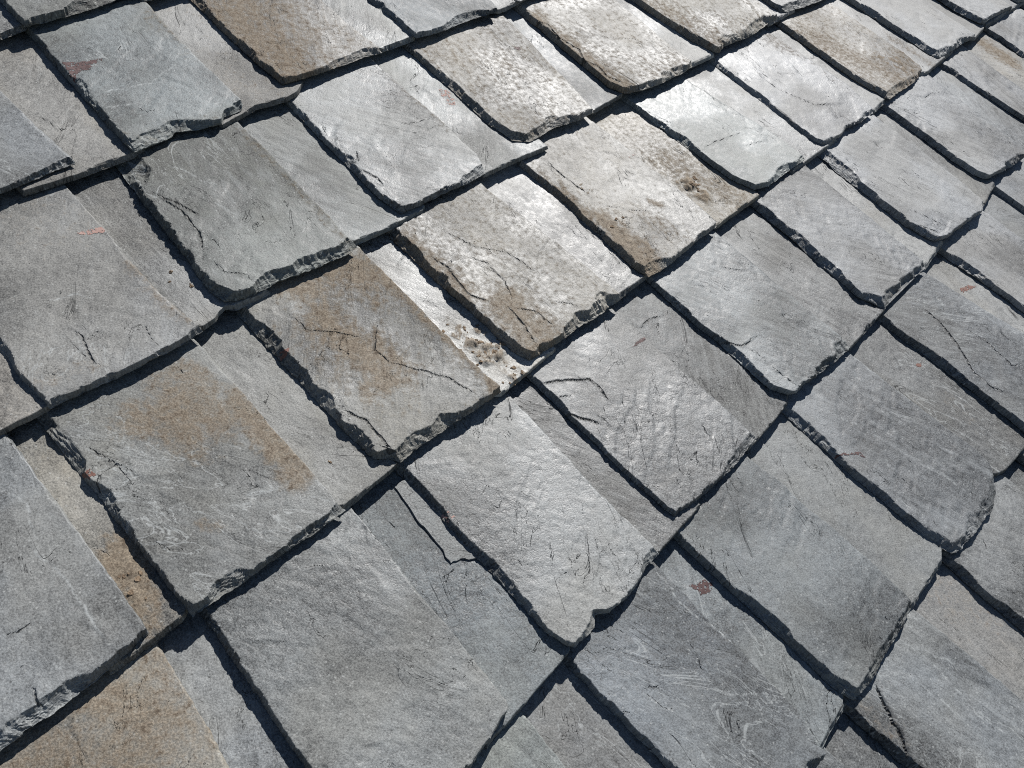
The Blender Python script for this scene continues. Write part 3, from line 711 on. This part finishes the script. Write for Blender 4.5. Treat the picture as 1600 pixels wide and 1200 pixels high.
    if lines:
        vtx = np.stack([U, V], -1)
        wob = 0.0016 * np.stack([fbm(U * 70, V * 70, seed + 50, 3, 0.7), fbm(U * 70, V * 70, seed + 51, 3, 0.7)], -1)
        for pl, w, dep, full in lines:
            d = np.full(U.shape, 9.0)
            sg = np.zeros(U.shape)
            for a, b_ in zip(pl[:-1], pl[1:]):
                dd = seg_dist(vtx + wob, a, b_)
                ab = b_ - a
                s1 = ab[0] * (vtx[..., 1] + wob[..., 1] - a[1]) - ab[1] * (vtx[..., 0] + wob[..., 0] - a[0])
                sg = np.where(dd < d, np.sign(s1), sg)
                d = np.minimum(d, dd)
            e0 = np.linalg.norm(vtx - pl[0], axis=-1)
            e1 = np.linalg.norm(vtx - pl[-1], axis=-1)
            fade = sstep(0.0, 0.018 if full == 1 else 0.008, np.minimum(e0, e1))
            z = z + 0.22 * dep * np.where(sg > 0, 1, -0.6) * np.exp(-d / 0.008) * fade
            if dep > 0.006:
                z = z - 0.8 * min(dep, 0.5 * T) * np.exp(-(d / 0.0019) ** 2) * fade
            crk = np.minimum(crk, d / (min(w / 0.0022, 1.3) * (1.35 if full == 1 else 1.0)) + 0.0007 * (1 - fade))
    # pale mineral veins
    vn = np.full(U.shape, float(look['vein']))
    if look['vein'] >= 0.4 and res < 0.009:
        vtx = np.stack([U, V], -1) + 0.004 * np.stack([fbm(U * 28, V * 28, seed + 90, 3, 0.6), fbm(U * 28, V * 28, seed + 91, 3, 0.6)], -1)
        dirv = rng.uniform(-1.3, -0.3)
        vl = [on_plane(q, vt, hb + T) for q in VEIN.get(sid, [])]
        for _ in range(int(look['vein'] * (4 if under else 10))):
            p0 = np.array([rng.uniform(B[0, 0], B[-1, 0]), vt + rng.uniform(0.02, EXPO)])
            a0 = dirv + rng.normal() * 0.35 + (3.1416 if rng.rand() < 0.25 else 0)
            q = [p0]
            for _k in range(rng.randint(2, 6)):
                a0 += rng.normal() * 0.22
                q.append(q[-1] + rng.uniform(0.008, 0.022) * np.array([math.cos(a0), math.sin(a0)]))
            vl.append(np.array(q))
        for qi, q in enumerate(vl):
            d = np.full(U.shape, 9.0)
            for a, b_ in zip(q[:-1], q[1:]):
                d = np.minimum(d, seg_dist(vtx, a, b_))
            e = np.minimum(np.linalg.norm(vtx - q[0], axis=-1), np.linalg.norm(vtx - q[-1], axis=-1))
            strong = 0.85 if qi < len(VEIN.get(sid, [])) else rng.uniform(0.2, 0.6)
            vn = np.maximum(vn, 1.0 + strong * np.exp(-(d / 0.0014) ** 2) * sstep(-0.004, 0.025, e))
    # mud
    mud = np.full(U.shape, float(look['mud']))
    if sid in MUD:
        vtx = np.stack([U, V], -1)
        for x0, y0, x1, y1, r, a in MUD[sid]:
            pl = on_plane([(x0, y0), (x1, y1)], vt, hb + T)
            d = seg_dist(vtx, pl[0], pl[1]) / r + 0.55 * fbm(U * 30, V * 18, seed + 60, 4, 0.6)
            mud = np.maximum(mud, float(look['mud']) + (a - float(look['mud'])) * sstep(1.75, 0.0, d))
        z = z + 0.0003 * sstep(0.35, 0.7, mud) * (0.5 + 0.5 * fbm(U * 120, V * 120, seed + 61, 3))
    for px, py, r, hh in CRUMB.get(sid, []):
        c0 = on_plane([(px, py)], vt, hb + T)[0]
        d = np.hypot(U - c0[0], V - c0[1]) / r * (1 + 0.5 * fbm(U * 50, V * 50, seed + 62, 3))
        f = sstep(1.15, 0.3, d)
        lump = np.clip(0.10 + fbm(U * 75, V * 75, seed + 63, 4, 0.62), 0, 1)
        z = z + hh * f * lump
        mud = np.maximum(mud, 1.25 * f * sstep(0.12, 0.4, lump))
    tone = np.stack([fbm(U * 6, V * 6, seed + 80, 4, 0.55) * 0.5 + 0.5, fbm(U * 9, V * 9, seed + 81, 4, 0.55) * 0.5 + 0.5,
                     sstep(-0.15, 0.45, fbm(U * 8, V * 8, seed + 82, 3)), sstep(0.12, 0.42, fbm(U * 15, V * 15, seed + 83, 2))], -1)
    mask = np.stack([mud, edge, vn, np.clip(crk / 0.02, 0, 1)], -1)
    base = hb - ALPHA * (V - vt)
    rollA = 0.0 if under else rng.uniform(-0.006, 0.010)      # small rock of the slate on its bed
    base = base + rollA * (Lc[:, None, 0] + 0.5 * width - U)
    Z = base + T + np.where(V > vt + EXPO + 0.01, np.minimum(z, 0), z)
    nt, ns = U.shape
    top = np.stack([U, V, Z], -1).reshape(-1, 3)
    idx = np.arange(nt * ns).reshape(nt, ns)
    quads = np.stack([idx[:-1, :-1], idx[:-1, 1:], idx[1:, 1:], idx[1:, :-1]], -1).reshape(-1, 4)
    ntop = len(quads)
    loop = np.r_[idx[0, :], idx[1:, -1], idx[-1, -2::-1], idx[-2:0:-1, 0]]
    LP = top[loop]
    bz = base.reshape(-1)[loop]
    tg = np.roll(LP[:, :2], -1, 0) - np.roll(LP[:, :2], 1, 0)
    tg /= np.maximum(np.linalg.norm(tg, axis=1), 1e-9)[:, None]
    nrm = np.c_[tg[:, 1], -tg[:, 0]]
    rows = [loop]
    vs = [top]
    ms = [mask.reshape(-1, 4)]
    ts = [tone.reshape(-1, 4)]
    nl = len(loop)
    n0 = len(top)
    arcl = np.cumsum(np.r_[0, np.linalg.norm(np.diff(LP[:, :2], axis=0), axis=1)])
    for kk, fr in enumerate((0.33, 0.66, 1.0)):
        jit = ra * 0.0020 * (vnoise(arcl * 70, arcl * 0 + kk * 9.7, seed + 70) - 0.62) - (0.0012 * kk if kk == 2 else 0)
        w = LP.copy()
        w[:, :2] += nrm * jit[:, None]
        w[:, 2] = LP[:, 2] + (bz - LP[:, 2]) * fr
        vs.append(w)
        mk = np.zeros((nl, 4)); mk[:, 0] = mask.reshape(-1, 4)[loop, 0]; mk[:, 1] = 1; mk[:, 3] = 1
        ms.append(mk)
        ts.append(tone.reshape(-1, 4)[loop])
        rows.append(np.arange(n0, n0 + nl)); n0 += nl
    qs = [quads]
    for a, b in zip(rows[:-1], rows[1:]):
        qs.append(np.stack([b, np.roll(b, -1), np.roll(a, -1), a], -1))
    verts = np.concatenate(vs)
    quads = np.concatenate(qs)
    fe = edge.reshape(-1)[quads[:ntop]].max(1)
    fsm = np.zeros(len(quads) + 1, bool)
    fsm[:ntop] = fe < 0.05
    org = np.array([0.5 * (B[0, 0] + B[-1, 0]), vt, hb])
    me = mesh_np('slate', verts - org, quads, [rows[-1][::-1]], M_SLATE, fsm, np.concatenate(ms), np.concatenate(ts))
    ob = bpy.data.objects.new('slate', me)
    sc.collection.objects.link(ob)
    ob.parent = roof
    ob.location = org
    ob.color = (*look['tint'], look['gloss'])
    if sid in LABEL:
        ob['label'] = LABEL[sid]
    BUILT[sid] = (ob, verts, quads[:ntop], org, vt, hb + T)
    return ob

# ------------------------------------------------------------------ lay the courses
H_C = H0 + T_UNDER + 0.0006
COURSES = 'ZABCDEFGH'
VT = {}
for c in 'ABCDEF':
    VT[c] = float(np.mean([tail_v(b, H_C) for k, (l, b, r) in COV.items() if k[0] == c and b is not None and k != 'E1']))
VT['Z'] = VT['A'] + EXPO
VT['G'] = VT['F'] - EXPO
VT['H'] = VT['G'] - EXPO
foot = np.array([[q[0] * -1 / q[2], q[1] * -1 / q[2]] for q in ray([(0, 0), (1600, 0), (1600, 1200), (0, 1200)])])
def foot_range(v0, v1):
    us = []
    for i in range(4):
        a, b = foot[i], foot[(i + 1) % 4]
        for f in np.linspace(0, 1, 60):
            p = a + (b - a) * f
            if v0 - 0.05 <= p[1] <= v1 + 0.05:
                us.append(p[0])
    return (min(us), max(us)) if us else None

W0, J0 = 0.236, 0.068
THICK = {'D7': 0.7, 'E3': 0.75, 'B1': 0.7, 'C2': 1.2, 'D3': 1.15, 'D4': 1.15, 'C6': 1.15, 'E6': 1.15, 'F1': 1.15}
seed = 100
for ci, c in enumerate(COURSES):
    rngc = np.random.RandomState(900 + ci)
    vt0 = VT[c]
    fr = foot_range(vt0, vt0 + EXPO)
    if fr is None:
        fr = foot_range(VT['A'], VT['A'] + EXPO) if c == 'Z' else foot_range(VT['G'], VT['G'] + EXPO)
    lo, hi = fr[0] - 0.42, fr[1] + 0.42
    slots = []
    for k, (l, b, r) in COV.items():
        if k[0] != c:
            continue
        h = H_C
        vt = tail_v(b, h) if b is not None and k != 'E1' else vt0
        Lp = on_plane(l, vt, h) if l is not None else None
        Bp = on_plane(b, vt, h) if b is not None else None
        Rp = on_plane(r, vt, h + T_COVER * 0.9) if r is not None else None
        if Lp is None:
            Lp = (Rp if Rp is not None else None) - np.array([W0, 0])
        if Rp is None:
            Rp = Lp[::-1] + np.array([W0, 0])
        Lp = Lp[::-1]
        if Bp is None:
            ul = Lp[0, 0] + (0 if Lp[0, 1] < vt + 0.05 else np.clip(np.polyfit(Lp[:, 1], Lp[:, 0], 1)[0], -.12, .12) * (vt - Lp[0, 1]))
            ur = Rp[0, 0] + (0 if Rp[0, 1] < vt + 0.05 else np.clip(np.polyfit(Rp[:, 1], Rp[:, 0], 1)[0], -.12, .12) * (vt - Rp[0, 1]))
            x = np.linspace(0, 1, 7)
            Bp = np.c_[ul + (ur - ul) * x, vt + 0.004 * rngc.randn(7)]
        elif l is None and Bp[0, 0] > Lp[0, 0]:
            Bp = np.vstack([[[Lp[0, 0], Bp[0, 1]]], Bp])
        elif r is None and Bp[-1, 0] < Rp[0, 0]:
            Bp = np.vstack([Bp, [[Rp[0, 0], Bp[-1, 1]]]])
        for q in (Lp, Rp):
            if len(q) > 4:
                o = np.argsort(q[:, 1])
                q_ = q[o]
                f = np.polyfit(q_[1:, 1], q_[1:, 0], 1)
                hold = np.clip((q_[:, 1] - q_[0, 1] - 0.015) / 0.04, 0, 1) * 0.85
                q_[:, 0] += hold * (np.polyval(f, q_[:, 1]) - q_[:, 0])
                q[o] = q_
        Lp = np.vstack([Bp[:1], Lp[Lp[:, 1] > Bp[0, 1] + 0.004]])
        Rp = np.vstack([Bp[-1:], Rp[Rp[:, 1] > Bp[-1, 1] + 0.004]])
        slots.append([k, Lp, Bp, Rp, vt, True])
    slots.sort(key=lambda q: q[2][0, 0])
    def auto(ul, sign):
        w = W0 * rngc.uniform(0.93, 1.07)
        if sign < 0:
            ul = ul - w
        vt = vt0 + rngc.uniform(-0.006, 0.006)
        x = np.linspace(0, 1, 7)
        Bp = np.c_[ul + w * x, vt + 0.004 * rngc.randn(7)]
        tl = rngc.uniform(-0.01, 0.01)
        Lp = np.array([[ul, Bp[0, 1]], [ul + tl, vt + 0.2], [ul + tl, vt + 0.4]])
        Rp = np.array([[ul + w, Bp[-1, 1]], [ul + w + tl, vt + 0.2], [ul + w + tl, vt + 0.4]])
        return ['auto', Lp, Bp, Rp, vt, False]
    if not slots:
        near = {'Z': 0.54, 'H': 0.70}[c]
        slots = [auto(near, 1)]
    while slots[0][2][0, 0] > lo:
        slots.insert(0, auto(slots[0][2][0, 0] - J0 * rngc.uniform(0.8, 1.2), -1))
    while slots[-1][2][-1, 0] < hi:
        slots.append(auto(slots[-1][2][-1, 0] + J0 * rngc.uniform(0.8, 1.2), 1))
    # bed slates, each showing only as a strip between two covers, then the covers
    for i in range(len(slots) - 1):
        a, b = slots[i], slots[i + 1]
        uid = a[0] + 'u'
        if b[0] == 'A2': uid = 'A1u'
        if b[0] == 'C1': uid = 'C0u'
        seen = a[5] or b[5]
        ul = float(np.median(a[3][:, 0])) - 0.035
        ur = float(np.median(b[1][:, 0])) + 0.035
        seed += 101
        if uid in UND:
            vt = tail_v(UND[uid], H0)
            Bp = on_plane(UND[uid], vt, H0)
            head, tail = [], []
            if Bp[0, 0] > ul:
                head = [[ul, Bp[0, 1] + 0.016], [Bp[0, 0] - 0.014, Bp[0, 1] + 0.010]] if Bp[0, 0] - ul > 0.02 else []
            if Bp[-1, 0] < ur:
                tail = [[Bp[-1, 0] + 0.014, Bp[-1, 1] + 0.008], [ur, Bp[-1, 1] + 0.014]] if ur - Bp[-1, 0] > 0.02 else []
            Bp = np.vstack([np.array(x).reshape(-1, 2) for x in (head, Bp, tail) if len(x)])
        else:
            vt = 0.5 * (a[4] + b[4]) - 0.003
            x = np.linspace(0, 1, 5)
            Bp = np.c_[ul + (ur - ul) * x, vt + 0.002 * rngc.randn(5)]
        Lp = np.array([Bp[0], [Bp[0, 0], vt + 0.2], [Bp[0, 0], vt + 0.4]])
        Rp = np.array([Bp[-1], [Bp[-1, 0], vt + 0.2], [Bp[-1, 0], vt + 0.4]])
        dist = math.dist((0, 0, 1), (0.5 * (ul + ur), vt + 0.15, 0))
        res = min(max(0.0024 * dist / 1.1, 0.0024), 0.005) if seen else 0.012
        build_slate(uid if seen else 'autou', Lp, Bp, Rp, vt, H0, T_UNDER, seed, res, True)
    for k, Lp, Bp, Rp, vt, seen in slots:
        seed += 101
        dist = math.dist((0, 0, 1), (float(np.mean(Bp[:, 0])), vt + 0.15, 0))
        res = min(max(0.0021 * dist / 1.1, 0.0020), 0.0045) if seen else 0.010
        build_slate(k, Lp, Bp, Rp, vt, H_C, T_COVER * THICK.get(k, rngc.uniform(0.82, 1.15)), seed, res)

# loose sliver of slate lying beside the bottom slate
def sliver():
    ob0, verts, quads, org, vt, ht = BUILT['E1u']
    pl = on_plane([(616, 760), (640, 745), (705, 808), (760, 868), (736, 874), (722, 873), (704, 879), (689, 857), (650, 808)], vt, ht + 0.003)
    bt = []
    n = len(pl)
    x = np.linspace(0, 1, 9, endpoint=False)
    P = []
    for i in range(n):
        for f in x:
            p = pl[i] * (1 - f) + pl[(i + 1) % n] * f
            P.append(p + 0.0012 * np.array([fbm(np.array(len(P) * 0.31), np.array(1.0), 5, 3), fbm(np.array(len(P) * 0.31), np.array(2.0), 6, 3)]))
    P = np.array(P)
    c = P.mean(0)
    z0 = ht - ALPHA * (P[:, 1] - vt) - 0.0015
    zt = z0 + 0.0042
    Pi = P + (c - P) / np.linalg.norm(c - P, axis=1)[:, None] * 0.0006
    verts = np.vstack([np.c_[Pi, zt], np.c_[P, zt - 0.0008], np.c_[P, z0]])
    N = len(P)
    a = np.arange(N)
    b = np.roll(a, -1)
    q = np.vstack([np.stack([a + N, b + N, b, a], -1), np.stack([a + 2 * N, b + 2 * N, b + N, a + N], -1)])
    area = np.sum(P[:, 0] * np.roll(P[:, 1], -1) - np.roll(P[:, 0], -1) * P[:, 1])
    top = a if area > 0 else a[::-1]
    if area < 0:
        q = q[:, ::-1]
    o = np.array([c[0], c[1], float(z0.mean())])
    mk = np.zeros((len(verts), 4)); mk[:, 2] = 0.2; mk[N:, 1] = 0.8; mk[:, 3] = 1
    me = mesh_np('slate_sliver', verts - o, q, [top, (top + 2 * N)[::-1]], M_SLATE, None, mk)
    ob = bpy.data.objects.new('slate_sliver', me)
    sc.collection.objects.link(ob)
    ob.parent = roof
    ob.location = o
    ob.color = (0.17, 0.175, 0.172, 0.6)
    ob['label'] = 'narrow broken sliver of slate lying on a blue grey strip'
sliver()

# ------------------------------------------------------------------ paint marks and mud clods, on the slates
_bvh = {}
def surf(sid, p):
    if sid not in _bvh:
        ob, v, q, org, vt, ht = BUILT[sid]
        _bvh[sid] = BVHTree.FromPolygons([tuple(x) for x in v], [tuple(int(i) for i in f) for f in q])
    hit = _bvh[sid].ray_cast(Vector((p[0], p[1], 0.3)), Vector((0, 0, -1)))
    return hit[0].z if hit[0] is not None else None

def inside(P, poly):
    r = np.zeros(len(P), bool)
    n = len(poly)
    for i in range(n):
        a, b = poly[i], poly[(i + 1) % n]
        c = (a[1] > P[:, 1]) != (b[1] > P[:, 1])
        with np.errstate(divide='ignore', invalid='ignore'):
            xx = (b[0] - a[0]) * (P[:, 1] - a[1]) / (b[1] - a[1]) + a[0]
        r ^= c & (P[:, 0] < xx)
    return r

PM = {'red': M_RED, 'pink': M_PINK, 'pinkish': M_PINK, 'rust': M_RUST}
PL = {'red': 'maroon paint mark', 'pink': 'salmon paint mark', 'pinkish': 'faded pink paint mark', 'rust': 'orange red paint mark'}
for i, (sid, kind, poly) in enumerate(PAINT):
    if sid not in BUILT:
        continue
    ob, v, q, org, vt, ht = BUILT[sid]
    pl = on_plane(poly, vt, ht)
    g = 0.0009
    lo, hi = pl.min(0), pl.max(0)
    xs = np.arange(lo[0], hi[0] + g, g)
    ys = np.arange(lo[1], hi[1] + g, g)
    XX, YY = np.meshgrid(xs, ys)
    wob = 0.0016
    P = np.c_[XX.ravel(), YY.ravel()]
    C = P + g / 2 + wob * np.c_[fbm(P[:, 0] * 220, P[:, 1] * 220, i, 3), fbm(P[:, 0] * 220, P[:, 1] * 220, i + 50, 3)]
    ins = inside(C, pl)
    worn = fbm(P[:, 0] * 330, P[:, 1] * 330, i + 9, 3) > (0.42 if kind != 'pinkish' else -0.12)
    ins = (ins & ~worn).reshape(XX.shape)
    ins[-1, :] = False; ins[:, -1] = False
    vid = {}
    vs, fs = [], []
    for r, cc in zip(*np.nonzero(ins)):
        f = []
        for dr, dc in ((0, 0), (0, 1), (1, 1), (1, 0)):
            key = (r + dr, cc + dc)
            if key not in vid:
                p = (xs[key[1]], ys[key[0]])
                z = surf(sid, p)
                vid[key] = len(vs) if z is not None else -1
                if z is not None:
                    vs.append((p[0] - org[0], p[1] - org[1], z + 0.0004 - org[2]))
            f.append(vid[key])
        if min(f) >= 0:
            fs.append(f)
    if not fs:
        continue
    me = bpy.data.meshes.new('paint_mark')
    me.from_pydata(vs, [], fs)
    me.materials.append(PM[kind])
    po = bpy.data.objects.new('paint_mark', me)
    sc.collection.objects.link(po)
    po.parent = ob
    po['label'] = PL[kind]

ICO_V = []
ph = (1 + 5 ** 0.5) / 2
import bmesh
_bm = bmesh.new()
bmesh.ops.create_icosphere(_bm, subdivisions=2, radius=1.0)
ICO_V = np.array([tuple(x.co) for x in _bm.verts])
ICO_F = [[x.index for x in f.verts] for f in _bm.faces]
_bm.free()
rngm = np.random.RandomState(4)
byslate = {}
for sid, c, sp, n, size in CLODS:
    byslate.setdefault(sid, []).append((c, sp, n, size))
for sid, lst in byslate.items():
    ob, v, q, org, vt, ht = BUILT[sid]
    vs, fs = [], []
    for c, sp, n, size in lst:
        c0 = on_plane([c], vt, ht)[0]
        for j in range(n):
            p = c0 + rngm.randn(2) * sp * 0.6 if n > 1 else c0
            z = surf(sid, p)
            if z is None:
                continue
            r = size * rngm.uniform(0.35, 1.15)
            sh = np.array([rngm.uniform(0.6, 1.4), rngm.uniform(0.6, 1.4), rngm.uniform(0.22, 0.45)])
            d = 1 + 0.6 * fbm(ICO_V[:, 0] * 1.7 + j * 3.1, ICO_V[:, 1] * 1.7 + ICO_V[:, 2] * 2.3, j, 3)
            a = rngm.uniform(0, 6.28)
            w = ICO_V * d[:, None] * sh * r
            w = np.c_[w[:, 0] * math.cos(a) - w[:, 1] * math.sin(a), w[:, 0] * math.sin(a) + w[:, 1] * math.cos(a), w[:, 2]]
            o = len(vs)
            vs += [tuple(x) for x in (w + np.array([p[0], p[1], z + r * 0.12]) - org)]
            fs += [[o + k for k in f] for f in ICO_F]
    me = bpy.data.meshes.new('mud_clods')
    me.from_pydata(vs, [], fs)
    me.materials.append(M_MUD)
    mo = bpy.data.objects.new('mud_clods', me)
    sc.collection.objects.link(mo)
    mo.parent = ob
    mo['kind'] = 'stuff'

# ------------------------------------------------------------------ boards under the slates
vlo, vhi = VT['H'] - 0.02, VT['Z'] + EXPO + 0.1
k = 0
v = vlo
bw = 0.17
u0, u1 = -0.7, 3.5
bverts = np.array([(x, y, z) for x in (u0, u1) for y in (0, bw - 0.004) for z in (-0.022, 0)], float)
bq = [(0, 1, 3, 2), (4, 6, 7, 5), (0, 4, 5, 1), (2, 3, 7, 6), (0, 2, 6, 4), (1, 5, 7, 3)]
bme = mesh_np('roof_board', bverts, np.array(bq), (), M_BOARD)
while v < vhi:
    bo = bpy.data.objects.new('roof_board', bme)
    sc.collection.objects.link(bo)
    bo.parent = roof
    bo.location = (0, v, H0 - ALPHA * (EXPO + LAP) - 0.004)
    v += bw
